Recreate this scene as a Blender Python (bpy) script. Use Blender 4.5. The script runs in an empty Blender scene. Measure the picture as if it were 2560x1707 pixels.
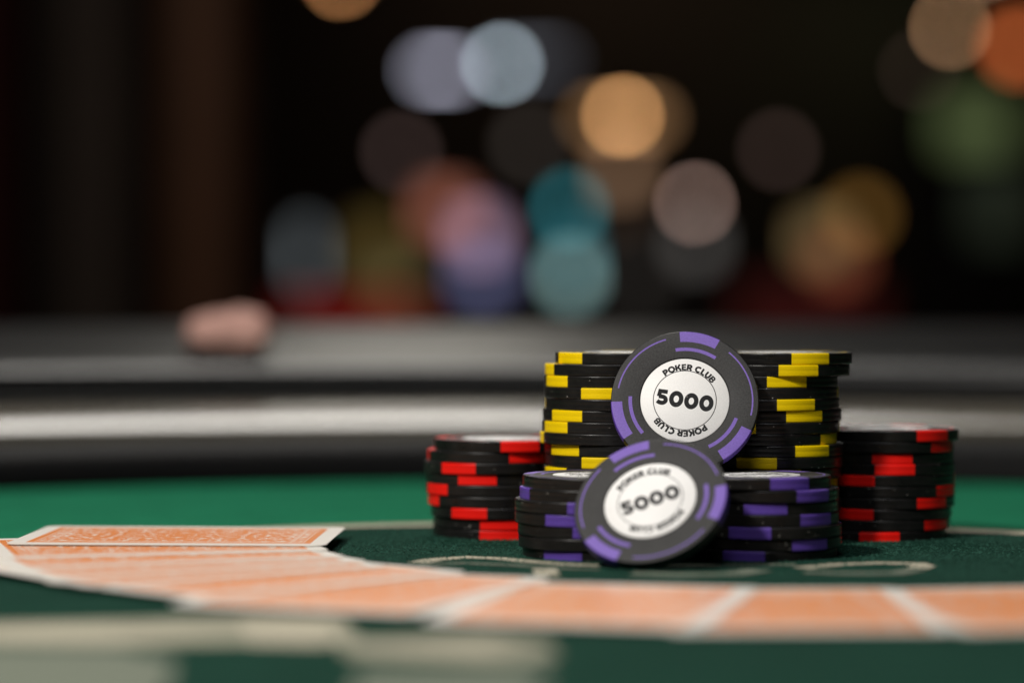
import bpy, bmesh, math, random
from mathutils import Matrix, Vector
random.seed(7)
R = math.radians
MM = 0.001
# ------------------------------------------------------------------ camera
S = bpy.context.scene
COL = S.collection
F = 7111.0                       # focal length in pixels of the 2560 px wide photograph
CAMH = 69.0
PITCH = math.atan((853.5 - 745.0) / F)
cam_d = bpy.data.cameras.new('camera')
cam = bpy.data.objects.new('camera', cam_d)
COL.objects.link(cam)
cam.location = (0, 0, CAMH * MM)
cam.rotation_euler = (math.pi / 2 - PITCH, 0, 0)
cam_d.lens = 100.0
cam_d.sensor_width = 36.0
cam_d.clip_start = 0.01
cam_d.clip_end = 200.0
cam_d.dof.use_dof = True
cam_d.dof.focus_distance = 0.778
cam_d.dof.aperture_fstop = 4.2
S.camera = cam
S.render.engine = 'CYCLES'
S.cycles.use_denoising = True
S.cycles.use_adaptive_sampling = False
S.cycles.max_bounces = 6
S.cycles.sample_clamp_indirect = 4.0
S.view_settings.view_transform = 'Standard'
S.view_settings.look = 'None'
S.view_settings.exposure = 0.0
S.view_settings.gamma = 1.0
# ------------------------------------------------------------------ world
W = bpy.data.worlds.new('World')
S.world = W
W.use_nodes = True
W.node_tree.nodes['Background'].inputs[0].default_value = (0.55, 0.6, 0.7, 1)
W.node_tree.nodes['Background'].inputs[1].default_value = 0.004
# ------------------------------------------------------------------ lamps
def area(name, loc, target, size, power, color, sy=None):
    d = bpy.data.lights.new(name, 'AREA')
    d.size = size
    if sy:
        d.shape = 'RECTANGLE'; d.size_y = sy
    else:
        d.shape = 'DISK'
    d.energy = power
    d.color = color
    o = bpy.data.objects.new(name, d)
    COL.objects.link(o)
    o.location = loc
    o.rotation_euler = (Vector(target) - Vector(loc)).to_track_quat('-Z', 'Y').to_euler()
    return o
T0 = (0.05, 0.77, 0.03)
area('key_lamp', (-0.47, 0.26, 0.78), T0, 0.09, 10.0, (1.0, 0.95, 0.88))
area('back_lamp', (-0.10, 3.3, 1.25), (-0.03, 1.2, 0.04), 0.30, 1.7, (1.0, 0.94, 0.82), 0.75)
area('fill_lamp', (-0.02, 0.05, 0.98), (0.0, 0.9, 0.03), 0.34, 2.8, (0.97, 0.97, 1.0))
area('overhead_lamp', (-0.05, 1.9, 1.25), (0.0, 0.9, 0.0), 0.5, 9.0, (1.0, 0.96, 0.9), 0.5)
area('pillar_fill', (-1.6, 9.5, 1.9), (-1.9, 12.0, -0.4), 0.8, 9.0, (1.0, 0.82, 0.68))  # added light so the left pillar and curtains show, no fixture
area('chair_fill', (0.2, 6.9, 1.6), (0.0, 8.2, 0.0), 0.6, 16.0, (1.0, 0.7, 0.55))  # added light to bring out the red chair backs

area('wall_fill', (0.6, 24.6, 3.6), (0.3, 26.0, 1.2), 3.0, 6.0, (1.0, 0.68, 0.45), 0.4)  # added warm wash lifting the black of the back wall
area('wall_fill', (3.4, 24.8, 3.0), (3.3, 26.0, 0.8), 1.6, 3.5, (0.7, 0.75, 0.4), 0.4)  # second added wash, greenish, further right on the wall

# ------------------------------------------------------------------ pixel helpers (photo pixel -> point in the place)
def ray(px, py):
    x = (px - 1280.0) / F
    z = -(py - 853.5) / F
    c, s = math.cos(PITCH), math.sin(PITCH)
    return Vector((x, c + z * s, -s + z * c))
def ground(px, py, z=0.0):
    r = ray(px, py)
    t = (z - CAMH) / r.z
    return Vector((r.x * t, r.y * t))          # mm
def at(px, py, dist):
    r = ray(px, py)
    t = dist / r.y
    return Vector((r.x * t, dist, CAMH * MM + r.z * t))   # metres
D2S = 2560.0 / 2352.0

# ------------------------------------------------------------------ materials
def new_mat(name):
    m = bpy.data.materials.new(name)
    m.use_nodes = True
    return m, m.node_tree.nodes, m.node_tree.links, m.node_tree.nodes['Principled BSDF']
def lin(c):
    return tuple((v / 255 / 12.92) if v / 255 <= 0.04045 else ((v / 255 + 0.055) / 1.055) ** 2.4 for v in c)
def plain(name, col, rough=0.5, metal=0.0, spec=0.5, bump=0.0, bscale=200.0, var=0.0, vscale=30.0):
    m, n, l, b = new_mat(name)
    b.inputs['Base Color'].default_value = (*col, 1)
    b.inputs['Roughness'].default_value = rough
    b.inputs['Metallic'].default_value = metal
    b.inputs['Specular IOR Level'].default_value = spec
    tc = n.new('ShaderNodeTexCoord')
    if bump:
        t = n.new('ShaderNodeTexNoise'); t.inputs['Scale'].default_value = bscale; t.inputs['Detail'].default_value = 3
        l.new(tc.outputs['Object'], t.inputs['Vector'])
        bp = n.new('ShaderNodeBump'); bp.inputs['Strength'].default_value = bump; bp.inputs['Distance'].default_value = 0.0001
        l.new(t.outputs['Fac'], bp.inputs['Height']); l.new(bp.outputs['Normal'], b.inputs['Normal'])
    if var:
        t = n.new('ShaderNodeTexNoise'); t.inputs['Scale'].default_value = vscale; t.inputs['Detail'].default_value = 4
        l.new(tc.outputs['Object'], t.inputs['Vector'])
        mx = n.new('ShaderNodeMix'); mx.data_type = 'RGBA'
        mx.inputs[6].default_value = (*[c * (1 - var) for c in col], 1)
        mx.inputs[7].default_value = (*[min(1, c * (1 + var)) for c in col], 1)
        l.new(t.outputs['Fac'], mx.inputs[0]); l.new(mx.outputs[2], b.inputs['Base Color'])
    return m
def chip_plastic(name, col, rough, speck=0.25, dust=True, spec=0.35):
    """moulded clay composite: fine grain bump, faint mottling, tiny dust specks"""
    m, n, l, b = new_mat(name)
    b.inputs['Specular IOR Level'].default_value = spec
    tc = n.new('ShaderNodeTexCoord')
    g = n.new('ShaderNodeTexNoise'); g.inputs['Scale'].default_value = 2600; g.inputs['Detail'].default_value = 2
    l.new(tc.outputs['Object'], g.inputs['Vector'])
    bp = n.new('ShaderNodeBump'); bp.inputs['Strength'].default_value = 0.35; bp.inputs['Distance'].default_value = 0.00006
    l.new(g.outputs['Fac'], bp.inputs['Height']); l.new(bp.outputs['Normal'], b.inputs['Normal'])
    mx = n.new('ShaderNodeMix'); mx.data_type = 'RGBA'
    mx.inputs[6].default_value = (*[c * (1 - speck) for c in col], 1)
    mx.inputs[7].default_value = (*[min(1, c * (1 + speck)) for c in col], 1)
    mr = n.new('ShaderNodeMapRange'); mr.inputs[1].default_value = 0.3; mr.inputs[2].default_value = 0.7
    l.new(g.outputs['Fac'], mr.inputs[0]); l.new(mr.outputs[0], mx.inputs[0])
    out = mx.outputs[2]
    if dust:
        w = n.new('ShaderNodeTexNoise'); w.inputs['Scale'].default_value = 1100; w.inputs['Detail'].default_value = 1
        oi = n.new('ShaderNodeObjectInfo')
        va = n.new('ShaderNodeVectorMath'); va.operation = 'ADD'
        l.new(tc.outputs['Object'], va.inputs[0]); l.new(oi.outputs['Location'], va.inputs[1])
        l.new(va.outputs[0], w.inputs['Vector'])
        r2 = n.new('ShaderNodeMapRange'); r2.inputs[1].default_value = 0.75; r2.inputs[2].default_value = 0.80
        l.new(w.outputs['Fac'], r2.inputs[0])
        m2 = n.new('ShaderNodeMix'); m2.data_type = 'RGBA'; m2.inputs[7].default_value = (0.4, 0.38, 0.35, 1)
        l.new(r2.outputs[0], m2.inputs[0]); l.new(out, m2.inputs[6]); out = m2.outputs[2]
    s = n.new('ShaderNodeTexNoise'); s.inputs['Scale'].default_value = 160; s.inputs['Detail'].default_value = 5
    ob = n.new('ShaderNodeObjectInfo'); sv = n.new('ShaderNodeVectorMath'); sv.operation = 'ADD'
    l.new(tc.outputs['Object'], sv.inputs[0]); l.new(ob.outputs['Location'], sv.inputs[1]); l.new(sv.outputs[0], s.inputs['Vector'])
    sm = n.new('ShaderNodeMapRange'); sm.inputs[1].default_value = 0.3; sm.inputs[2].default_value = 0.7
    sm.inputs[3].default_value = 1 - speck * 0.5; sm.inputs[4].default_value = 1 + speck * 0.5
    l.new(s.outputs['Fac'], sm.inputs[0])
    sc = n.new('ShaderNodeVectorMath'); sc.operation = 'SCALE'
    l.new(out, sc.inputs[0]); l.new(sm.outputs[0], sc.inputs['Scale']); l.new(sc.outputs[0], b.inputs['Base Color'])
    rr = n.new('ShaderNodeMapRange'); rr.inputs[1].default_value = 0.3; rr.inputs[2].default_value = 0.7
    rr.inputs[3].default_value = rough - 0.08; rr.inputs[4].default_value = rough + 0.08
    l.new(s.outputs['Fac'], rr.inputs[0]); l.new(rr.outputs[0], b.inputs['Roughness'])
    return m
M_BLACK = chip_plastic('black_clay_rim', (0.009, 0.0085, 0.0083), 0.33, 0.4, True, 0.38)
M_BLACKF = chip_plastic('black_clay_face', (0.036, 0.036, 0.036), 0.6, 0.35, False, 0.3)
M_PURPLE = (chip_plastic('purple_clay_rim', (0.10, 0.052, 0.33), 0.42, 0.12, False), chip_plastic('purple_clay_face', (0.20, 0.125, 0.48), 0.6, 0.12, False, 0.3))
M_YELLOW = (chip_plastic('yellow_clay_rim', (0.88, 0.62, 0.002), 0.40, 0.05, False, 0.2),) * 2
M_RED = (chip_plastic('red_clay_rim', (0.85, 0.010, 0.006), 0.40, 0.06, False, 0.25),) * 2
M_LABEL = chip_plastic('white_label', (0.88, 0.88, 0.87), 0.5, 0.05, False, 0.3)
M_INK = chip_plastic('black_ink', (0.006, 0.006, 0.007), 0.5, 0.6, True, 0.2)

# ------------------------------------------------------------------ object helpers
def link(name, me, parent=None):
    o = bpy.data.objects.new(name, me)
    COL.objects.link(o)
    if parent is not None:
        o.parent = parent
    return o
def mesh(name, verts, faces, mat, parent=None, smooth=None, mi=None, mats=None):
    me = bpy.data.meshes.new(name)
    me.from_pydata([tuple(v) for v in verts], [], faces)
    for m in (mats or [mat]):
        me.materials.append(m)
    if mi:
        for p, i in zip(me.polygons, mi):
            p.material_index = i
    if smooth is not None:
        for p in me.polygons:
            p.use_smooth = True
        me.set_sharp_from_angle(angle=R(smooth))
    me.update()
    return link(name, me, parent)
def tag(o, label=None, cat=None, group=None, kind=None):
    if label: o['label'] = label
    if cat: o['category'] = cat
    if group: o['group'] = group
    if kind: o['kind'] = kind
    return o
def thing(name, label, cat, loc=(0, 0, 0), group=None):
    o = bpy.data.objects.new(name, None)
    o.empty_display_size = 0.01
    COL.objects.link(o)
    o.location = loc
    return tag(o, label, cat, group)
def copy_tree(o, parent=None):
    c = o.copy(); COL.objects.link(c); c.parent = parent
    for ch in o.children:
        copy_tree(ch, c)
    return c
class MB:
    def __init__(s): s.v = []; s.f = []
    def add(s, v, f):
        k = len(s.v); s.v += [tuple(a) for a in v]; s.f += [[i + k for i in q] for q in f]
    def box(s, x0, x1, y0, y1, z0, z1, bev=0.0):
        bm = bmesh.new()
        bmesh.ops.create_cube(bm, size=1.0, matrix=Matrix.Translation(((x0 + x1) / 2, (y0 + y1) / 2, (z0 + z1) / 2)) @ Matrix.Diagonal((x1 - x0, y1 - y0, z1 - z0, 1)))
        if bev:
            bmesh.ops.bevel(bm, geom=list(bm.edges), offset=bev, segments=2, affect='EDGES', profile=0.6)
        s.frombm(bm)
    def frombm(s, bm):
        bm.verts.index_update()
        s.add([v.co[:] for v in bm.verts], [[v.index for v in f.verts] for f in bm.faces]); bm.free()
    def sweep_z(s, prof, n=24, a0=0.0, a1=360.0, cx=0, cy=0):
        """lathe the (r,z) profile round a vertical axis"""
        full = abs(a1 - a0) >= 359.9
        k = n if full else n + 1
        v = []
        for i in range(k):
            a = R(a0 + (a1 - a0) * i / n)
            for r, z in prof: v.append((cx + r * math.sin(a), cy + r * math.cos(a), z))
        m = len(prof); f = []
        for i in range(n):
            j = (i + 1) % k
            for q in range(m - 1):
                f.append([i * m + q, i * m + q + 1, j * m + q + 1, j * m + q])
        s.add(v, f)
    def build(s, name, mat, parent=None, smooth=None):
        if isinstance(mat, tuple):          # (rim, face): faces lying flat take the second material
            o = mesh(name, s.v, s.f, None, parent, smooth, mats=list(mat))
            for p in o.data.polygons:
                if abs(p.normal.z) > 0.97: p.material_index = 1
            return o
        return mesh(name, s.v, s.f, mat, parent, smooth)

# ------------------------------------------------------------------ poker chips
CR, CT = 20.2 * MM, 3.2 * MM
SPOT = 32.7                       # angular width of an edge spot
RI = 0.847 * CR                   # inner radius of the spots
BV = 0.36 * MM
def bevel_prof(h, r_in):
    """outer rim profile from inner radius on the top face, round the edge, to the bottom face (r, z)"""
    p = [(r_in, h)]
    for k in range(5):
        a = R(90 - 22.5 * k)
        p.append((CR - BV + BV * math.cos(a), h - BV + BV * math.sin(a)))
    p += [(CR - 0.015 * MM, 0.25 * MM), (CR - 0.06 * MM, 0.0), (CR - 0.015 * MM, -0.25 * MM)]
    for k in range(5):
        a = R(-22.5 * k)
        p.append((CR - BV + BV * math.cos(a), -h + BV + BV * math.sin(a)))
    p.append((r_in, -h))
    return p
def sector(mb, prof, a0, a1, n, caps=True, close=True):
    m = len(prof); v = []; f = []
    for i in range(n + 1):
        a = R(a0 + (a1 - a0) * i / n)
        for r, z in prof: v.append((r * math.sin(a), r * math.cos(a), z))
    for i in range(n):
        for q in range(m - (0 if close else 1)):
            q2 = (q + 1) % m
            f.append([i * m + q, (i + 1) * m + q, (i + 1) * m + q2, i * m + q2])
    if caps:
        f.append(list(range(m))[::-1]); f.append([n * m + q for q in range(m)])
    mb.add(v, f)
H = CT / 2
GAP = 0.35
def build_body(recess):
    mb = MB()
    rl = 0.612 * CR
    if recess:
        inner = [(0, H - 0.30 * MM), (rl, H - 0.30 * MM), (rl + 0.1 * MM, H - 0.02 * MM), (rl + 0.2 * MM, H), (RI, H), (RI, -H), (0, -H)]
    else:
        inner = [(0, H), (RI, H), (RI, -H), (0, -H)]
    mb.sweep_z(inner, 88)
    for k in range(3):
        sector(mb, bevel_prof(H, RI - 0.001 * MM), 120 * k + SPOT / 2, 120 * (k + 1) - SPOT / 2, 24)
    return mb
def build_spot(k, g=0.0):
    mb = MB()
    sector(mb, [(r + 0.012 * MM if r > RI else r + 0.01 * MM, z * 1.004) for r, z in bevel_prof(H, RI)], 120 * k - SPOT / 2 - 0.05, 120 * k + SPOT / 2 + 0.05, 10)
    return mb
def flat_arc(mb, r0, r1, a0, a1, z0, z1, n=24):
    sector(mb, [(r0, z0), (r0, z1), (r1, z1), (r1, z0)], a0, a1, n)

# stroke lettering --------------------------------------------------
def arc(cx, cy, rx, ry, a0, a1, n=14):
    return [(cx + rx * math.cos(R(a0 + (a1 - a0) * i / n)), cy + ry * math.sin(R(a0 + (a1 - a0) * i / n))) for i in range(n + 1)]
def strip(pts, w, closed=False):
    P = [Vector(p) for p in pts]; n = len(P); out = []
    for i in range(n):
        if closed:
            a, c = P[i - 1], P[(i + 1) % n]
        else:
            a, c = P[max(i - 1, 0)], P[min(i + 1, n - 1)]
        d1 = (P[i] - a); d2 = (c - P[i])
        if d1.length < 1e-9: d1 = d2
        if d2.length < 1e-9: d2 = d1
        d1.normalize(); d2.normalize()
        n1 = Vector((-d1.y, d1.x)); n2 = Vector((-d2.y, d2.x))
        m = (n1 + n2); m.normalize()
        k = min(1.6, 1.0 / max(0.3, m.dot(n1)))
        out.append((P[i] + m * w / 2 * k, P[i] - m * w / 2 * k))
    quads = []
    for i in range(n if closed else n - 1):
        j = (i + 1) % n
        quads.append([out[i][0], out[i][1], out[j][1], out[j][0]])
    return quads
w0 = 0.30
h0 = w0 / 2
GL = {
 'P': (0.80, [([(h0, 0), (h0, 1)], 0), ([(w0, 1 - h0)] + arc(0.44, 0.655, 0.24, 1 - h0 - 0.655, 90, -90) + [(w0, 0.31 + 0)], 0)]),
 'O': (1.04, [(arc(0.52, 0.5, 0.41, 0.395, 0, 345, 23), 1)]),
 'K': (0.90, [([(h0, 0), (h0, 1)], 0), ([(w0, 0.36), (0.77, 1.0)], 0), ([(0.42, 0.60), (0.80, 0.0)], 0)]),
 'E': (0.72, [([(h0, 0), (h0, 1)], 0), ([(w0, 1 - 0.105), (0.70, 1 - 0.105)], 0.21), ([(w0, 0.5), (0.64, 0.5)], 0.2), ([(w0, 0.105), (0.71, 0.105)], 0.21)]),
 'R': (0.86, [([(h0, 0), (h0, 1)], 0), ([(w0, 1 - h0)] + arc(0.44, 0.655, 0.24, 1 - h0 - 0.655, 90, -90) + [(w0, 0.31)], 0), ([(0.47, 0.33), (0.72, 0.0)], 0)]),
 'C': (0.92, [(arc(0.52, 0.5, 0.41, 0.395, 48, 312, 20), 0)]),
 'L': (0.68, [([(h0, 0), (h0, 1)], 0), ([(w0, 0.105), (0.66, 0.105)], 0.21)]),
 'U': (0.88, [([(h0, 1)] + arc(0.44, 0.44, 0.44 - h0, 0.335, 180, 360) + [(0.88 - h0, 1)], 0)]),
 'B': (0.86, [([(h0, 0), (h0, 1)], 0), ([(w0, 0.90)] + arc(0.46, 0.71, 0.20, 0.19, 90, -90) + [(w0, 0.52)], 0.2), ([(w0, 0.48)] + arc(0.50, 0.29, 0.22, 0.19, 90, -90) + [(w0, 0.10)], 0.2)]),
 '5': (0.80, [([(0.72, 0.885), (0.20, 0.885), (0.155, 0.52)], 0.23), ([(0.16, 0.535), (0.40, 0.535)] + arc(0.40, 0.325, 0.27, 0.21, 90, -90, 12) + arc(0.40, 0.40, 0.40, 0.285, -90, -140, 5)[1:], 0.235)]),
 '0': (0.94, [(arc(0.47, 0.5, 0.335, 0.39, 0, 348, 29), 2)]),
 ' ': (0.30, []),
}
def glyph(mb, ch, fn, zoff):
    """fn maps glyph (x,y) to chip (x,y)"""
    wd, parts = GL[ch]
    for pi, (pts, flag) in enumerate(parts):
        closed = flag in (1, 2)
        w = w0 if flag in (0, 1) else (0.31 if flag == 2 else flag * 1.2)
        z = zoff + pi * 0.006 * MM
        for q in strip(pts, w, closed):
            c = [fn(p.x, p.y) for p in q]
            mb.add([(a, b, z) for a, b in c], [[0, 1, 2, 3]])
def ring_text(mb, txt, rbase, cap, centre_deg, span_deg, z):
    tot = sum(GL[c][0] for c in txt) + 0.07 * (len(txt) - 1)
    x = 0.0
    k = span_deg / tot
    for c in txt:
        wd = GL[c][0]
        am = R(centre_deg - span_deg / 2 + (x + wd / 2) * k)
        rx, ry = math.sin(am), math.cos(am)
        sx = R(k) * (rbase + cap * 0.5)
        def fn(gx, gy, wd=wd, rx=rx, ry=ry, sx=sx):
            u = (gx - wd / 2) * sx; v = rbase + gy * cap
            return (rx * v + ry * u, ry * v - rx * u)
        glyph(mb, c, fn, z)
        x += wd + 0.07
def line_text(mb, txt, cap, width, z):
    tot = sum(GL[c][0] for c in txt) + 0.10 * (len(txt) - 1)
    sx = width / tot; x = -width / 2
    for c in txt:
        def fn(gx, gy, x=x): return (x + gx * sx, (gy - 0.5) * cap)
        glyph(mb, c, fn, z)
        x += (GL[c][0] + 0.10) * sx

def make_chip(mat, printed, number, rot_print=0.0):
    """chip lying flat, centre at the origin of its Empty (base at z=-H), spot 0 towards +Y"""
    t = thing('poker_chip', 'chip', 'poker chip')
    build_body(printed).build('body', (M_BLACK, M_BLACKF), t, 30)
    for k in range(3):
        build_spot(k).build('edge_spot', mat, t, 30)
    if printed:
        e = 0.012 * MM
        for k in range(3):
            mb = MB(); flat_arc(mb, 0.714 * CR, 0.762 * CR, 120 * k - 22, 120 * k + 22, H - e, H + e)
            mb.build('inner_stripe', mat[1], t)
            mb = MB(); flat_arc(mb, 0.905 * CR, 0.925 * CR, 120 * k + 60 - 31.4, 120 * k + 60 + 31.4, H - e, H + e)
            mb.build('thin_stripe', mat[1], t)
        zl = H - 0.06 * MM
        mb = MB(); rl = 0.600 * CR
        mb.sweep_z([(0, zl), (rl - 0.15 * MM, zl), (rl, zl - 0.12 * MM), (rl, H - 0.29 * MM)], 88)
        lab = mb.build('label', M_LABEL, t, 40)
        lab.rotation_euler = (0, 0, R(rot_print))
        zt = zl + 0.010 * MM
        mb = MB()
        ring_text(mb, 'POKER CLUB', 0.434 * CR, 0.088 * CR, 0.8, 93, zt)
        ring_text(mb, 'POKER CLUB', 0.434 * CR, 0.088 * CR, 180.8, 93, zt)
        mb.build('lettering', M_INK, lab)
        mb = MB()
        v = []; f = []
        for i in range(96):
            a = 2 * math.pi * i / 96
            for r in (0.420 * CR, 0.431 * CR): v.append((r * math.sin(a), r * math.cos(a), zt))
        for i in range(96):
            j = (i + 1) % 96; f.append([2 * i, 2 * i + 1, 2 * j + 1, 2 * j])
        mb.add(v, f); mb.build('printed_ring', M_INK, lab)
        if number:
            mb = MB(); line_text(mb, number, 0.215 * CR, 0.775 * CR, zt); mb.build('number', M_INK, lab)
    return t
PROTO = {}
ORD = ['topmost', 'second', 'third', 'fourth', 'fifth', 'sixth', 'seventh', 'eighth', 'ninth', 'tenth', 'eleventh', 'twelfth',
       'thirteenth', 'fourteenth', 'fifteenth', 'sixteenth', 'seventeenth']
SINK = 0.7
def place(key, mat, printed, number, rot_print=0.0):
    if key not in PROTO:
        PROTO[key] = [make_chip(mat, printed, number, rot_print), False]
    p, used = PROTO[key]
    if not used:
        PROTO[key][1] = True
        return p
    return copy_tree(p)
def stack(colour, where, mat, number, depth, total, rpx, data, group):
    """data per chip from the top: (centre x px, kind, value); kind 'l'/'r': left/right edge px of a visible spot; 'a': angle"""
    last = data[-1][0]
    for i in range(total):
        if i < len(data):
            xc, kind, val = data[i]
        else:
            xc, kind, val = last + random.uniform(-7, 7), 'a', random.uniform(0, 120)
        if kind == 'l':
            a = math.degrees(math.asin(max(-1, min(1, (val - xc) / rpx)))) + SPOT / 2
        elif kind == 'r':
            a = math.degrees(math.asin(max(-1, min(1, (val - xc) / rpx)))) - SPOT / 2
        else:
            a = val
        if kind != 'a':
            a -= math.degrees(math.atan((xc - 1280) / F))      # seen from the side
        hgt = (total - 1 - i) * CT + CT / 2 - SINK * MM
        dy = random.uniform(-0.5, 0.5)
        X = (xc - 1280) / F * depth
        c = place(colour + ('_top' if i == 0 else ''), mat, i == 0, number if i == 0 else None)
        c.location = (X * MM, (depth + dy) * MM, hgt)
        c.rotation_euler = (R(random.uniform(-0.25, 0.25)), R(random.uniform(-0.25, 0.25)), R(a - 180))
        pos = 'topmost' if i == 0 else ('lowest' if i == total - 1 else ORD[i] + ' from the top')
        tag(c, '%s-spotted black chip, %s of the %s' % (colour, pos, where), 'poker chip', group)
stack('purple', 'left purple stack', M_PURPLE, '5000', 765, 7, 190,
      [(1494, 'a', 10), (1487, 'r', 1323.5), (1474.5, 'l', 1419), (1474.5, 'l', 1365), (1482, 'l', 1433), (1484.5, 'a', 15), (1494.5, 'l', 1361)],
      'chips in the left purple stack')
stack('purple', 'right purple stack', M_PURPLE, '5000', 765, 7, 190,
      [(1889, 'l', 1925.6), (1909, 'l', 1991.6), (1909, 'l', 1861), (1910, 'l', 2001), (1916, 'r', 1927.7), (1917, 'l', 1980.6), (1905, 'r', 1913)],
      'chips in the right purple stack')
stack('yellow', 'left yellow stack', M_YELLOW, None, 806, 17, 181,
      [(1566, 'r', 1455.6), (1540.6, 'r', 1384), (1539, 'r', 1419), (1539, 'l', 1453.6), (1541, 'a', 20), (1535, 'r', 1455.6), (1532.5, 'r', 1419),
       (1528, 'r', 1358), (1540, 'r', 1448), (1541, 'l', 1455), (1536, 'a', 60), (1540, 'a', 95)],
      'chips in the left yellow stack')
stack('yellow', 'right yellow stack', M_YELLOW, None, 806, 17, 181,
      [(1951, 'l', 1979), (1944.5, 'l', 1946.5), (1915.4, 'l', 1918), (1917, 'a', -31), (1918.5, 'l', 1942.5), (1925.5, 'l', 1966), (1920.5, 'r', 1890),
       (1913, 'l', 2051), (1930, 'l', 1988), (1929, 'r', 1942), (1925, 'l', 1902), (1915, 'l', 2070), (1920, 'a', 20)],
      'chips in the right yellow stack')
stack('red', 'left red stack', M_RED, None, 832, 9, 173,
      [(1258, 'l', 1252), (1242, 'l', 1272.6), (1234.5, 'l', 1106.5), (1236, 'l', 1147), (1237, 'r', 1120), (1243, 'r', 1098.6), (1250, 'l', 1131),
       (1255, 'l', 1201.5), (1255, 'l', 1200)],
      'chips in the left red stack')
stack('red', 'right red stack', M_RED, None, 827, 10, 174,
      [(2221, 'l', 2291), (2209, 'l', 2326), (2210, 'l', 2183), (2212, 'l', 2189), (2212, 'r', 2188), (2213.5, 'l', 2340), (2212, 'l', 2292),
       (2205, 'r', 2185.6), (2202, 'l', 2310), (2190, 'l', 2150)],
      'chips in the right red stack')
# leaning chips -----------------------------------------------------
def lean(px, py, dist, n_ray, up_hint_deg, spot_rel, label):
    """centre of the front face at photo pixel (px,py), dist mm away; n_ray = face normal as (right, depth, up) seen along that ray;
    up_hint_deg: slope of the lettering in the picture, counter-clockwise"""
    f = ray(px, py).normalized()
    right = f.cross(Vector((0, 0, 1))).normalized()
    up = right.cross(f).normalized()
    def w(v): return (right * v[0] + f * v[1] + up * v[2]).normalized()
    n = Vector(n_ray).normalized()
    b = Vector((math.cos(R(up_hint_deg)), 0, math.sin(R(up_hint_deg))))
    b.y = -(n.x * b.x + n.z * b.z) / n.y
    b.normalize()
    N = w(n); B = w(b); U = N.cross(B).normalized()
    c = at(px, py, dist * MM)
    ch = make_chip(M_PURPLE, True, '5000', spot_rel)
    M = Matrix((B, U, N)).transposed().to_4x4()
    ch.matrix_world = Matrix.Translation(c - N * H) @ M @ Matrix.Rotation(R(-spot_rel), 4, 'Z')
    tag(ch, label, 'poker chip', 'purple chips marked 5000 leaning on the stacks')
    return ch
s20, c20 = math.sin(R(20.3)), math.cos(R(20.3))
up_chip = lean(1712, 1000, 777, (0.0, -c20, s20), -8.0, 3.7, 'upright purple and black 5000 chip leaning on the tall yellow stacks')
lo_chip = lean(1625, 1249, 731, (-0.232, -0.752, 0.617), 19.0, -3.8, 'tilted purple and black 5000 chip resting on the felt before all stacks')

# ------------------------------------------------------------------ playing cards
def card_material():
    m, n, l, b = new_mat('card_back')
    tc = n.new('ShaderNodeTexCoord')
    sep = n.new('ShaderNodeSeparateXYZ'); l.new(tc.outputs['Object'], sep.inputs[0])
    def math_(op, a, bb=None, clamp=False):
        q = n.new('ShaderNodeMath'); q.operation = op; q.use_clamp = clamp
        for i, v in enumerate((a, bb)):
            if v is None: continue
            if hasattr(v, 'links'): l.new(v, q.inputs[i])
            else: q.inputs[i].default_value = v
        return q.outputs[0]
    ax = math_('ABSOLUTE', sep.outputs[0]); ay = math_('ABSOLUTE', sep.outputs[1])
    # distance inside the card edge (mm-scaled)
    dx = math_('SUBTRACT', 43.0 * MM, ax); dy = math_('SUBTRACT', 29.4 * MM, ay)
    d = math_('MULTIPLY', math_('MINIMUM', dx, dy), 1000.0)
    def band(a, c):
        return math_('MULTIPLY', math_('GREATER_THAN', d, a), math_('LESS_THAN', d, c))
    inside = math_('GREATER_THAN', d, 4.6)
    whites = math_('ADD', band(6.6, 6.85), math_('ADD', band(9.6, 9.95), band(10.3, 10.6)))
    # scroll ornament
    wv = n.new('ShaderNodeTexNoise'); wv.inputs['Scale'].default_value = 260; wv.inputs['Detail'].default_value = 3; wv.inputs['Distortion'].default_value = 2.5
    mirror = n.new('ShaderNodeCombineXYZ'); l.new(ax, mirror.inputs[0]); l.new(ay, mirror.inputs[1])
    l.new(mirror.outputs[0], wv.inputs['Vector'])
    sc = math_('MULTIPLY', math_('GREATER_THAN', wv.outputs['Fac'], 0.57), math_('GREATER_THAN', d, 10.9))
    w2 = n.new('ShaderNodeTexNoise'); w2.inputs['Scale'].default_value = 420; w2.inputs['Detail'].default_value = 2; w2.inputs['Distortion'].default_value = 3
    l.new(mirror.outputs[0], w2.inputs['Vector'])
    sc2 = math_('MULTIPLY', math_('GREATER_THAN', w2.outputs['Fac'], 0.55), band(7.3, 9.3))
    pale = math_('ADD', math_('ADD', whites, sc), sc2, True)
    fac = math_('MULTIPLY', inside, math_('SUBTRACT', 1.0, pale), True)
    mx = n.new('ShaderNodeMix'); mx.data_type = 'RGBA'
    mx.inputs[6].default_value = (0.78, 0.74, 0.68, 1)
    mx.inputs[7].default_value = (0.74, 0.225, 0.042, 1)
    l.new(fac, mx.inputs[0])
    l.new(mx.outputs[2], b.inputs['Base Color'])
    b.inputs['Roughness'].default_value = 0.36
    b.inputs['Specular IOR Level'].default_value = 0.3
    t = n.new('ShaderNodeTexNoise'); t.inputs['Scale'].default_value = 900; l.new(tc.outputs['Object'], t.inputs['Vector'])
    bp = n.new('ShaderNodeBump'); bp.inputs['Strength'].default_value = 0.15; bp.inputs['Distance'].default_value = 0.00003
    l.new(t.outputs['Fac'], bp.inputs['Height']); l.new(bp.outputs['Normal'], b.inputs['Normal'])
    return m
M_CARD = card_material()
M_CARDEDGE = plain('card_stock', (0.70, 0.68, 0.62), 0.6)
CTH = 0.24
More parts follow.
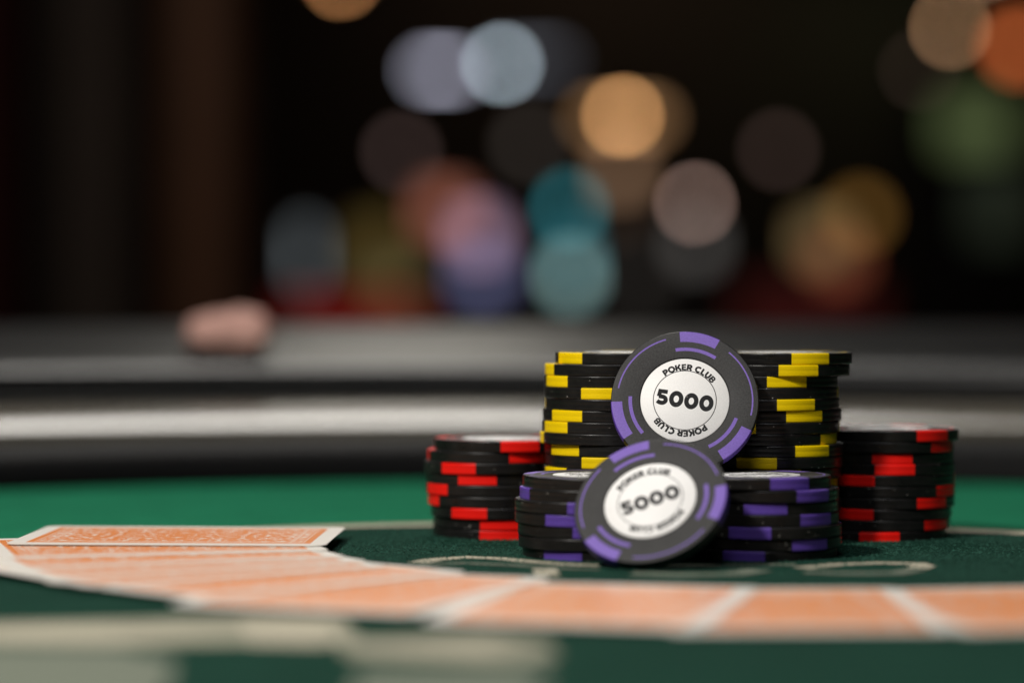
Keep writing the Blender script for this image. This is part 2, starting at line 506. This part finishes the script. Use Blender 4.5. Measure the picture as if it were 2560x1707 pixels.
def make_card():
    out = []
    for cx, cy, a0 in ((39.5, 26.5, 0), (-39.5, 26.5, 90), (-39.5, -26.5, 180), (39.5, -26.5, 270)):
        for k in range(7):
            a = R(a0 + 15 * k); out.append((cx + 3.5 * math.cos(a), cy + 3.5 * math.sin(a)))
    n = len(out)
    v = [(x * MM, y * MM, CTH * MM) for x, y in out] + [(x * MM, y * MM, 0) for x, y in out]
    f = [list(range(n)), list(range(2 * n - 1, n - 1, -1))] + [[i, i + n, (i + 1) % n + n, (i + 1) % n] for i in range(n)]
    return mesh('playing_card', v, f, None, mats=[M_CARD, M_CARDEDGE], mi=[0, 1] + [1] * n)
# inner corner of the near long edge (photo px) and direction of that edge, degrees from straight left towards the viewer
FAN = [((813, 1364), -2.0), ((826, 1377), 15.5), ((871, 1393), 22.5), ((925, 1404), 30), ((986, 1415), 37.5), ((1176, 1431), 46.5),
       ((1385, 1446), 69), ((1905, 1470), 76.5), ((2242, 1471), 91), ((2690, 1464), 101)]
CARDL = ['topmost of the fan, lying straight across at the far left', 'second of the fan from the left, under the topmost card', 'third of the fan counted from the left end',
         'fourth of the fan counted from the left end', 'fifth of the fan counted from the left end', 'sixth of the fan counted from the left end', 'seventh of the fan, just below the tilted chip',
         'third of the fan from the right end, pointing at the viewer', 'second of the fan from the right end', 'last and lowest of the fan at the right edge']
base_card = None
for i, ((px, py), th) in enumerate(FAN):
    z = 0.25 + (len(FAN) - 1 - i) * (CTH + 0.05)
    if i == 0: z += 0.22
    g = ground(px, py, z)
    d = Vector((-math.cos(R(th)), -math.sin(R(th)))); nn = Vector((-math.sin(R(th)), math.cos(R(th))))
    c = g + d * 43 + nn * 30
    if base_card is None:
        base_card = make_card(); o = base_card
    else:
        o = base_card.copy(); COL.objects.link(o)
    o.location = (c.x * MM, c.y * MM, z * MM)
    o.rotation_euler = (0, R(0.15) if i == 0 else 0, R(th))
    tag(o, 'orange-backed card, ' + CARDL[i], 'playing card', 'orange-backed cards fanned out on the felt')

# ------------------------------------------------------------------ table
def felt_material():
    m, n, l, b = new_mat('felt')
    tc = n.new('ShaderNodeTexCoord')
    sep = n.new('ShaderNodeSeparateXYZ'); l.new(tc.outputs['Object'], sep.inputs[0])
    # printed inner field: stadium with the betting line round it
    def math_(op, a, bb=None):
        q = n.new('ShaderNodeMath'); q.operation = op
        for i, v in enumerate((a, bb)):
            if v is None: continue
            if hasattr(v, 'links'): l.new(v, q.inputs[i])
            else: q.inputs[i].default_value = v
        return q.outputs[0]
    x = math_('SUBTRACT', sep.outputs[0], LINE_C[0] * MM)
    y = math_('MAXIMUM', math_('SUBTRACT', sep.outputs[1], LINE_C[1] * MM), 0.0)
    rr = math_('SQRT', math_('ADD', math_('MULTIPLY', x, x), math_('MULTIPLY', y, y)))
    inside = math_('LESS_THAN', rr, LINE_R * MM)
    mx = n.new('ShaderNodeMix'); mx.data_type = 'RGBA'
    mx.inputs[6].default_value = (0.010, 0.132, 0.066, 1)
    mx.inputs[7].default_value = (0.008, 0.034, 0.023, 1)
    l.new(inside, mx.inputs[0])
    t = n.new('ShaderNodeTexNoise'); t.inputs['Scale'].default_value = 1000; t.inputs['Detail'].default_value = 5; t.inputs['Roughness'].default_value = 0.75
    l.new(tc.outputs['Object'], t.inputs['Vector'])
    mr = n.new('ShaderNodeMapRange'); mr.inputs[1].default_value = 0.3; mr.inputs[2].default_value = 0.75; mr.inputs[3].default_value = 0.2; mr.inputs[4].default_value = 2.4
    l.new(t.outputs['Fac'], mr.inputs[0])
    t2 = n.new('ShaderNodeTexNoise'); t2.inputs['Scale'].default_value = 45; t2.inputs['Detail'].default_value = 4
    l.new(tc.outputs['Object'], t2.inputs['Vector'])
    mr2 = n.new('ShaderNodeMapRange'); mr2.inputs[3].default_value = 0.75; mr2.inputs[4].default_value = 1.25
    l.new(t2.outputs['Fac'], mr2.inputs[0])
    vm = n.new('ShaderNodeVectorMath'); vm.operation = 'SCALE'
    l.new(mx.outputs[2], vm.inputs[0]); l.new(math_('MULTIPLY', mr.outputs[0], mr2.outputs[0]), vm.inputs['Scale'])
    l.new(vm.outputs[0], b.inputs['Base Color'])
    b.inputs['Roughness'].default_value = 0.95
    b.inputs['Specular IOR Level'].default_value = 0.04
    b.inputs['Sheen Weight'].default_value = 0.0
    b.inputs['Sheen Roughness'].default_value = 0.6
    bp = n.new('ShaderNodeBump'); bp.inputs['Strength'].default_value = 0.8; bp.inputs['Distance'].default_value = 0.0004
    l.new(t.outputs['Fac'], bp.inputs['Height']); l.new(bp.outputs['Normal'], b.inputs['Normal'])
    return m
LINE_C, LINE_R = (25, 642), 230
FC, FR, NC = (39, 625), 450, 175           # felt: far arc centre, radius, near arc centre y
M_FELT = felt_material()
def print_mat():
    m, n, l, b = new_mat('felt_print')
    tc = n.new('ShaderNodeTexCoord')
    t = n.new('ShaderNodeTexNoise'); t.inputs['Scale'].default_value = 1300; t.inputs['Detail'].default_value = 4
    l.new(tc.outputs['Object'], t.inputs['Vector'])
    mx = n.new('ShaderNodeMix'); mx.data_type = 'RGBA'
    mx.inputs[6].default_value = (0.20, 0.22, 0.17, 1); mx.inputs[7].default_value = (0.52, 0.46, 0.35, 1)
    mr = n.new('ShaderNodeMapRange'); mr.inputs[1].default_value = 0.3; mr.inputs[2].default_value = 0.6
    l.new(t.outputs['Fac'], mr.inputs[0]); l.new(mr.outputs[0], mx.inputs[0]); l.new(mx.outputs[2], b.inputs['Base Color'])
    b.inputs['Roughness'].default_value = 0.9; b.inputs['Specular IOR Level'].default_value = 0.2
    bp = n.new('ShaderNodeBump'); bp.inputs['Strength'].default_value = 0.6; bp.inputs['Distance'].default_value = 0.0003
    l.new(t.outputs['Fac'], bp.inputs['Height']); l.new(bp.outputs['Normal'], b.inputs['Normal'])
    return m
M_PRINT = print_mat()
M_PRINTMID = plain('faded_felt_print', (0.27, 0.26, 0.19), 0.9, bump=0.5, bscale=1300, var=0.4, vscale=60)
M_PRINTDIM = plain('worn_felt_print', (0.13, 0.15, 0.11), 0.9, bump=0.5, bscale=1300, var=0.4, vscale=700)
M_LEATHER = plain('black_leather', (0.004, 0.004, 0.0042), 0.5, spec=0.06, bump=0.5, bscale=600, var=0.2)
M_CUSHION = plain('smooth_black_leather', (0.005, 0.005, 0.005), 0.32, spec=0.25, bump=0.8, bscale=70, var=0.3)
M_TRIM = plain('polished_trim', (0.085, 0.074, 0.054), 0.21, spec=0.75, bump=0.5, bscale=35, var=0.2)
M_DARKWOOD = plain('dark_wood', (0.05, 0.03, 0.02), 0.5, var=0.3)
table = thing('poker_table', 'oval poker table with green felt, cream printed lines and black padded rail', 'poker table')
def stadium(r, n=72):
    p = []
    for i in range(n + 1):
        a = R(90 - 180 * i / n); p.append((FC[0] + r * math.sin(a), FC[1] + r * math.cos(a)))
    for i in range(n + 1):
        a = R(-90 - 180 * i / n); p.append((FC[0] + r * math.sin(a), NC + r * math.cos(a)))
    return p
pts = stadium(FR + 6)
mb = MB()
n = len(pts)
mb.add([(x * MM, y * MM, 0) for x, y in pts] + [(x * MM, y * MM, -0.012) for x, y in pts],
       [list(range(n))[::-1], list(range(n, 2 * n))] + [[i, (i + 1) % n, (i + 1) % n + n, i + n] for i in range(n)])
mb.build('felt', M_FELT, table)
def sweep(name, prof, mat, smooth=50, closed=True):
    rings = [stadium(FR + r) for r, z in prof]
    m = len(prof); k = len(rings[0]); v = []; f = []
    for i in range(k):
        for q in range(m): v.append((rings[q][i][0] * MM, rings[q][i][1] * MM, prof[q][1] * MM))
    for i in range(k):
        j = (i + 1) % k
        for q in range(m if closed else m - 1):
            q2 = (q + 1) % m; f.append([i * m + q, i * m + q2, j * m + q2, j * m + q])
    return mesh(name, v, f, mat, table, smooth)
def ell(cx, cz, rx, rz, n=20, p=1.0):
    o = []
    for i in range(n):
        a = 2 * math.pi * i / n; c, s = math.cos(a), math.sin(a)
        o.append((cx + rx * abs(c) ** p * (1 if c > 0 else -1), cz + rz * abs(s) ** p * (1 if s > 0 else -1)))
    return o
sweep('bumper', [(2, -1), (1.5, 1), (2.5, 6), (6, 11), (12, 14.5), (19, 16.2), (24, 15.5), (26, 12), (26, -1)], M_LEATHER)
sweep('trim_strip', [(29, 16), (29, 19.2), (30.5, 20.6), (58, 28.2), (61, 28), (62, 26), (62, 16)], M_TRIM, 30)
sweep('rail_core', [(14, -12), (14, 10), (28, 10), (70, 14), (71, 30), (84, 36), (190, 36), (200, 10), (200, -20), (14, -20)], M_LEATHER, 30)
sweep('rail_cushion', [(78, 34), (78, 38), (80, 40.3), (87, 42.6), (110, 47.2), (140, 52.5), (165, 56.3), (180, 57.8), (192, 57), (200, 52), (203, 44), (200, 33)], M_CUSHION)
# base of the table
mb = MB(); tp = stadium(FR + 190); n = len(tp)
mb.add([(x * MM, y * MM, -0.0205) for x, y in tp] + [(x * MM, y * MM, -0.08) for x, y in tp],
       [list(range(n))[::-1], list(range(n, 2 * n))] + [[i, (i + 1) % n, (i + 1) % n + n, i + n] for i in range(n)])
mb.build('apron', M_DARKWOOD, table)
for yy in (0.1, 0.7):
    mb = MB(); mb.sweep_z([(0, -0.0801), (0.09, -0.0801), (0.06, -0.3), (0.07, -0.6), (0.24, -0.72), (0.26, -0.76), (0, -0.76)], 32, cx=0.039, cy=yy)
    mb.build('pedestal', M_DARKWOOD, table, 40)
def decal(name, poly, mat, z=0.12, th=0.0):
    v = [(x * MM, y * MM, z * MM) for x, y in poly]
    return mesh(name, v, [list(range(len(v)))], mat, table)
# betting line
def ribbon(name, line, w, mat, z=0.12):
    mb = MB()
    for q in strip(line, w): mb.add([(p.x * MM, p.y * MM, z * MM) for p in q], [[3, 2, 1, 0]])
    return mb.build(name, mat, table)
bl = [(LINE_C[0] - LINE_R, 250)] + [(LINE_C[0] + LINE_R * math.sin(R(a)), LINE_C[1] + LINE_R * math.cos(R(a))) for a in range(-90, 91, 3)] + [(LINE_C[0] + LINE_R, 250)]
ribbon('betting_line', bl, 12, M_PRINT)
def gpoly(px):
    return [tuple(ground(x, y)) for x, y in px]
# lettering printed on the felt in front of the stacks, seen almost edge-on
def outline_word(px, w, mat, name='printed_marking', z=0.13):
    return ribbon(name, gpoly(px), w, mat, z)
outline_word([(1040, 1407), (1090, 1398), (1170, 1393), (1250, 1396), (1330, 1404), (1420, 1411), (1540, 1414)], 6, M_PRINT)
outline_word([(1050, 1411), (1160, 1408), (1280, 1413), (1400, 1421), (1500, 1423)], 4, M_PRINTDIM, z=0.20)
outline_word([(1560, 1418), (1700, 1413), (1860, 1412), (1990, 1411)], 6, M_PRINTDIM)
outline_word([(1580, 1434), (1700, 1438), (1830, 1435), (1900, 1425)], 8, M_PRINTDIM, z=0.20)
outline_word([(2000, 1420), (2090, 1411), (2200, 1407), (2290, 1409), (2310, 1415), (2290, 1421)], 6, M_PRINT)
outline_word([(2010, 1430), (2120, 1434), (2240, 1433), (2290, 1425)], 6, M_PRINTDIM, z=0.20)
decal('printed_marking', gpoly([(1330, 1424), (1390, 1423), (1400, 1440), (1340, 1441)]), M_PRINT, 0.25)
decal('printed_marking', gpoly([(-160, 1560), (250, 1552), (640, 1540), (860, 1548), (900, 1600), (600, 1606), (200, 1612), (-160, 1604)]), M_PRINTMID, 0.12)
decal('printed_marking', gpoly([(-160, 1572), (120, 1568), (380, 1578), (560, 1590), (300, 1600), (-160, 1598)]), M_PRINT, 0.15)
decal('printed_marking', gpoly([(600, 1556), (820, 1556), (850, 1604), (800, 1612), (620, 1608)]), M_PRINT, 0.18)
decal('printed_marking', gpoly([(840, 1600), (1240, 1592), (1370, 1610), (1400, 1640), (1250, 1652), (860, 1636)]), M_PRINTMID, 0.14)
decal('printed_marking', gpoly([(900, 1612), (1180, 1608), (1300, 1622), (1200, 1634), (900, 1626)]), M_PRINT, 0.17)
decal('printed_marking', gpoly([(-160, 1616), (300, 1622), (440, 1650), (420, 1720), (380, 1780), (-160, 1780)]), M_PRINTDIM, 0.13)
decal('printed_marking', gpoly([(900, 1680), (1340, 1676), (1380, 1690), (1280, 1790), (860, 1790)]), M_PRINTDIM, 0.13)
# nap of the cloth near the stacks: short loose fibres
rnd = random.Random(3)
mb = MB()
for k in range(26000):
    x = rnd.uniform(-75, 165); y = rnd.uniform(700, 905)
    if math.hypot(x - LINE_C[0], y - LINE_C[1]) > 222: continue
    a = rnd.uniform(0, 2 * math.pi); L = rnd.uniform(0.4, 1.3); w = 0.035; h = rnd.uniform(0.1, 0.5)
    dx, dy = math.cos(a), math.sin(a)
    p = [(x - dy * w, y + dx * w, 0.0), (x + dy * w, y - dx * w, 0.0), (x + dx * L * 0.5, y + dy * L * 0.5, h), (x + dx * L, y + dy * L, h * rnd.uniform(0.1, 1.2))]
    mb.add([(q[0] * MM, q[1] * MM, q[2] * MM) for q in p], [[0, 1, 2], [1, 3, 2]])
nap = mb.build('felt_nap', plain('felt_fibre', (0.035, 0.11, 0.08), 0.9, spec=0.1, var=0.6, vscale=900))
nap['kind'] = 'stuff' 

# unidentified pink shape on the rail, modelled as a crumpled lump
mb = MB(); bm = bmesh.new()
bmesh.ops.create_icosphere(bm, subdivisions=4, radius=1.0)
for v in bm.verts:
    x, y, z = v.co
    k = 1 + 0.10 * math.sin(5 * x + 2 * y) + 0.07 * math.sin(9 * y - 3 * z) + 0.05 * math.sin(13 * x)
    v.co = Vector((x * 0.0175 * k, y * 0.013 * k, max(z, -0.85) * 0.0090 * k))
mb.frombm(bm)
cl = mb.build('pink_shape', plain('pink_surface', (0.55, 0.31, 0.26), 0.9, bump=0.5, bscale=400, var=0.2), None, 80)
p = at(584, 780, 1.165); cl.location = (p.x, p.y, 0.0550)
tag(cl, 'small crumpled pink shape lying on top of the black table rail', 'unidentified object')

# ------------------------------------------------------------------ the hall behind
M_FLOOR = plain('dark_carpet', (0.02, 0.012, 0.012), 0.95, bump=0.5, bscale=60, var=0.4, vscale=2)
M_WALL = plain('dark_wall', (0.04, 0.034, 0.03), 0.9, bump=0.3, bscale=20, var=0.2, vscale=1)
def slab(name, x0, x1, y0, y1, z0, z1, mat):
    mb = MB(); mb.box(x0, x1, y0, y1, z0, z1); o = mb.build(name, mat); o['kind'] = 'structure'; return o
slab('floor', -14, 14, -4, 27, -0.86, -0.76, M_FLOOR)
slab('back_wall', -14, 14, 26.0, 26.2, -0.76, 4.2, M_WALL)
slab('ceiling', -14, 14, -4, 27, 4.2, 4.3, M_WALL)

APER = 100.0 / 4.2
def emis(name, rgb, strength):
    m = bpy.data.materials.new(name); m.use_nodes = True
    n = m.node_tree.nodes; l = m.node_tree.links
    for q in list(n):
        if q.type != 'OUTPUT_MATERIAL': n.remove(q)
    e = n.new('ShaderNodeEmission'); e.inputs[0].default_value = (*rgb, 1); e.inputs[1].default_value = strength
    l.new(e.outputs[0], n['Material Output'].inputs[0])
    return m
def glow(rgb, dist, wD, hD, round_=False):
    """emission that gives the blurred disc this display colour"""
    c = F * APER * (1 / 782.0 - 1 / (dist * 1000))
    K = math.pi / 4 * c * c
    a = wD * hD * D2S * D2S * (math.pi / 4 if round_ else 1)
    r = tuple(v * 0.82 for v in lin(rgb)); m = max(r)
    # effective share of the kernel covered
    share = 1 - math.exp(-a / K) if a > 0.3 * K else a / K
    g = sum(r) / 3
    return tuple((v * 0.9 + g * 0.1) / m for v in r), m / share
M_CAB = plain('cabinet_black', (0.012, 0.012, 0.014), 0.4)
M_METAL = plain('lamp_metal', (0.06, 0.05, 0.04), 0.4, metal=0.8)
def pendant(px, py, rgb, label, dist=20.0, d=26.0, group='small round lamps hanging in the dark hall'):
    """globe lamp on a cord from the ceiling"""
    c = at(px * D2S, py * D2S, dist)
    rad = d * D2S / 2 / F * dist
    t = thing('pendant_lamp', label, 'lamp', (c.x, c.y, c.z), group)
    col, st = glow(rgb, dist, d, d, True)
    mb = MB(); mb.sweep_z([(rad * math.sin(R(a)), rad * math.cos(R(a))) for a in range(0, 181, 15)], 20)
    mb.build('bulb', emis('bulb_glow', col, st), t, 60)
    mb = MB(); mb.sweep_z([(0.0, rad * 1.7), (rad * 0.35, rad * 1.65), (rad * 0.45, rad * 0.95), (rad * 0.2, rad * 0.99)], 16)
    mb.build('socket', M_METAL, t, 40)
    mb = MB(); mb.sweep_z([(0.004, rad * 1.6), (0.004, 4.2 - c.z)], 8); mb.build('cord', M_METAL, t, 60)
    return t
def panel(t, px, py, w, h, rgb, dist, name='screen', thick=0.02):
    """lit rectangle with rounded corners, child of t (t has no rotation)"""
    c = at(px * D2S, py * D2S, dist) - t.location
    k = D2S / F * dist
    W_, H_ = w * k / 2, h * k / 2
    r = min(W_, H_) * 0.35
    out = []
    for cx, cz, a0 in ((W_ - r, H_ - r, 0), (-W_ + r, H_ - r, 90), (-W_ + r, -H_ + r, 180), (W_ - r, -H_ + r, 270)):
        for q in range(5):
            a = R(a0 + 22.5 * q); out.append((cx + r * math.cos(a), cz + r * math.sin(a)))
    n = len(out)
    v = [(c.x + x, c.y, c.z + z) for x, z in out] + [(c.x + x, c.y + thick, c.z + z) for x, z in out]
    f = [list(range(n)), list(range(2 * n - 1, n - 1, -1))] + [[i, i + n, (i + 1) % n + n, (i + 1) % n] for i in range(n)]
    col, st = glow(rgb, dist, w, h)
    return mesh(name, v, f, emis(name + '_glow', col, st), t)
def light_bar(px, py, w, h, rgb, label, dist=20.0):
    c = at(px * D2S, py * D2S, dist)
    k = D2S / F * dist
    t = thing('light_bar', label, 'light fixture', (c.x, c.y, c.z), 'long light fixtures hanging in the dark hall')
    mb = MB(); mb.box(-w * k / 2 - 0.03, w * k / 2 + 0.03, 0.021, 0.10, -h * k / 2, h * k / 2 + 0.02, 0.004); mb.build('housing', M_METAL, t)
    panel(t, px, py, w, h, rgb, dist, 'tube')
    for s in (-1, 1):
        mb = MB(); mb.box(s * w * k * 0.4 - 0.004, s * w * k * 0.4 + 0.004, 0.05, 0.06, h * k / 2 + 0.02, 4.2 - c.z); mb.build('hanger', M_METAL, t)
    return t
light_bar(1012, 162, 90, 20, (118, 118, 132), 'pale lavender light bar, left of the two cold bars high in the hall')
light_bar(1215, 137, 150, 18, (52, 54, 60), 'dim grey light bar to the right of the bright white lamp')
light_bar(1432, 272, 158, 24, (132, 96, 60), 'long dim amber light bar behind the bright amber lamp')
pendant(1153, 147, (118, 130, 138), 'bright cold white round lamp high in the middle of the hall', dist=19.6)
pendant(1430, 266, (160, 112, 62), 'bright amber round lamp, the brightest warm light', dist=19.6)
pendant(783, -50, (128, 84, 44), 'brown-orange round lamp cut off by the top edge, left of centre')
pendant(1596, 467, (98, 78, 70), 'dusty pink round lamp below and right of the amber lamp')
pendant(2183, 65, (106, 78, 52), 'tan round lamp near the top right corner', d=22)
pendant(2262, -92, (130, 96, 70), 'pale tan round lamp cut off by the top edge at the right')
pendant(2112, 162, (26, 19, 15), 'very faint brown round lamp below the tan lamp at top right')
pendant(1788, 345, (38, 28, 25), 'faint brown round lamp alone in the dark right of centre', d=34)
pendant(922, 350, (42, 32, 30), 'faint brown round lamp below the cold white bars', d=36)
pendant(1215, 330, (34, 30, 27), 'faint grey-brown round lamp just left of the amber light bar', d=50)
pendant(2340, 108, (150, 68, 18), 'deep orange round lamp at the right edge', d=64)
pendant(1978, 495, (72, 48, 12), 'olive-orange round lamp above the right gaming machine', d=60)
def slot_machine(xD, wD, label, panels, dist=20.0):
    """cabinet standing on the floor; panels: (x, y, w, h, rgb, name)"""
    c = at(xD * D2S, 700 * D2S, dist)
    t = thing('slot_machine', label, 'gaming machine', (c.x, c.y, -0.76), 'lit gaming machines at the back of the hall')
    k = D2S / F * dist; w = wD * k / 2
    top = min(at(xD * D2S, p[1] * D2S, dist).z + p[3] * k / 2 for p in panels[:1]) + 0.05 + 0.76
    y0 = 0.045
    mb = MB()
    mb.box(-w, w, y0, 0.6, 0.0, top, 0.015)
    mb.box(-w, w, -0.22, y0 - 0.002, 0.0, 0.62, 0.015)
    mb.build('cabinet', M_CAB, t)
    mb = MB(); mb.box(-w * 0.85, w * 0.85, -0.26, -0.03, 0.623, 0.66, 0.006); mb.build('button_deck', M_METAL, t)
    mb = MB(); mb.sweep_z([(0, 0.08), (0.02, 0.07), (0.025, 0.05), (0.012, 0.03), (0.008, -0.2)], 10, cx=w + 0.03, cy=0.2)
    o = mb.build('lever', M_METAL, t, 50); o.location = (0, 0, 1.0)
    for (x, y, pw, ph, rgb, nm) in panels:
        panel(t, x, y, pw, ph, rgb, dist, nm)
    return t
slot_machine(1080, 200, 'gaming machine with lavender screens and an orange topper', [
    (1022, 485, 90, 80, (116, 66, 50), 'topper'), (1100, 540, 70, 80, (112, 88, 106), 'upper_screen'), (1108, 635, 80, 60, (62, 64, 92), 'lower_screen')])
slot_machine(1312, 150, 'gaming machine with teal sign and pale cyan screen', [
    (1308, 480, 34, 44, (18, 74, 80), 'topper'), (1318, 600, 34, 100, (8, 58, 66), 'side_glass'), (1312, 632, 50, 60, (92, 118, 116), 'screen')], 19.0)
slot_machine(868, 170, 'gaming machine with dim olive-yellow glass', [
    (866, 570, 90, 110, (58, 46, 16), 'upper_glass'), (905, 650, 90, 50, (48, 44, 26), 'lower_lit_panel')])
slot_machine(703, 110, 'gaming machine with narrow blue-grey screen, leftmost', [
    (703, 585, 22, 110, (52, 56, 58), 'screen')])
slot_machine(1440, 110, 'gaming machine with a peach panel under the amber lamp', [
    (1425, 392, 60, 70, (92, 68, 48), 'topper'), (1420, 480, 60, 60, (32, 24, 18), 'lower_lit_panel')])  # dim lower panel added to give a faint background haze
slot_machine(1590, 130, 'gaming machine with dull grey glass behind the pink lamp', [
    (1600, 560, 60, 70, (52, 50, 48), 'glass'), (1470, 640, 80, 60, (26, 24, 22), 'lower_lit_panel')])  # lower panel, off the cabinet, added as dim background haze
slot_machine(1905, 170, 'gaming machine with an orange-red lit front, right of the stacks', [
    (1890, 552, 90, 80, (86, 70, 42), 'upper_glass'), (1925, 600, 80, 60, (76, 34, 18), 'lower_lit_panel')])
slot_machine(2230, 260, 'gaming machine with broad green glass at the right edge', [
    (2240, 290, 150, 110, (60, 70, 40), 'upper_glass'), (2290, 470, 120, 160, (26, 30, 22), 'lower_lit_panel')])
# pillar and drapes at the left
def column_box(name, x0, x1, dist, mat, label, cat, wavy=False):
    a = at(x0 * D2S, 700, dist); b = at(x1 * D2S, 700, dist)
    n = 40; v = []; f = []
    for i in range(n + 1):
        u = i / n; x = a.x + (b.x - a.x) * u
        y = dist + (0.04 * math.sin(u * (b.x - a.x) / 0.12 * math.pi) - 0.16 * math.sqrt(max(0, 1 - (2 * u - 1) ** 2)) if wavy else -0.14 * math.sqrt(max(0, 1 - (2 * u - 1) ** 2)))
        v += [(x, y, -0.76), (x, y, 4.2), (x, y + (0.02 if wavy else 0.3), -0.76), (x, y + (0.02 if wavy else 0.3), 4.2)]
    for i in range(n):
        k = 4 * i
        f += [[k, k + 4, k + 5, k + 1], [k + 2, k + 3, k + 7, k + 6], [k + 1, k + 5, k + 7, k + 3], [k, k + 2, k + 6, k + 4]]
    f += [[0, 1, 3, 2], [4 * n, 4 * n + 2, 4 * n + 3, 4 * n + 1]]
    return tag(mesh(name, v, f, mat, None, 40), label, cat)
column_box('wooden_pillar', 385, 545, 12.0, plain('brown_wood', (0.12, 0.058, 0.03), 0.6, bump=0.4, bscale=30, var=0.3, vscale=3), 'brown wooden pillar standing at the left of the hall', 'pillar')
column_box('curtain', 110, 300, 12.2, plain('grey_drape', (0.06, 0.052, 0.046), 0.9, bump=0.4, bscale=60, var=0.3, vscale=3), 'dim grey curtain hanging left of the wooden pillar', 'curtain', True)
column_box('curtain', -140, 15, 12.4, plain('red_drape', (0.05, 0.004, 0.005), 0.9, bump=0.4, bscale=60, var=0.3, vscale=3), 'dark red curtain at the left edge of the photo', 'curtain', True)
# red chairs
M_REDCLOTH = plain('red_upholstery', (0.5, 0.02, 0.015), 0.7, bump=0.4, bscale=90, var=0.2)
def chair(xD, yD, dist, label, M_REDCLOTH=M_REDCLOTH):
    c = at(xD * D2S, yD * D2S, dist)
    t = thing('chair', label, 'chair', (c.x, c.y, -0.76), 'red chairs behind the table')
    top = c.z + 0.76
    mb = MB(); mb.box(-0.21, 0.21, 0.20, 0.26, 0.52, top, 0.02); mb.build('backrest', M_REDCLOTH, t)
    mb = MB(); mb.box(-0.23, 0.23, -0.22, 0.22, 0.44, 0.51, 0.02); mb.build('seat', M_REDCLOTH, t)
    for sx in (-1, 1):
        for sy in (-1, 1):
            mb = MB(); mb.box(sx * 0.19 - 0.015, sx * 0.19 + 0.015, sy * 0.18 - 0.015, sy * 0.18 + 0.015, 0, 0.439, 0.003); mb.build('leg', M_METAL, t)
    return t
chair(800, 690, 8.0, 'red upholstered chair behind the left part of the table rail')
chair(1880, 655, 8.0, 'dark red upholstered chair behind the right part of the table rail',
      plain('dark_red_upholstery', (0.10, 0.003, 0.006), 0.7, bump=0.4, bscale=90, var=0.2))
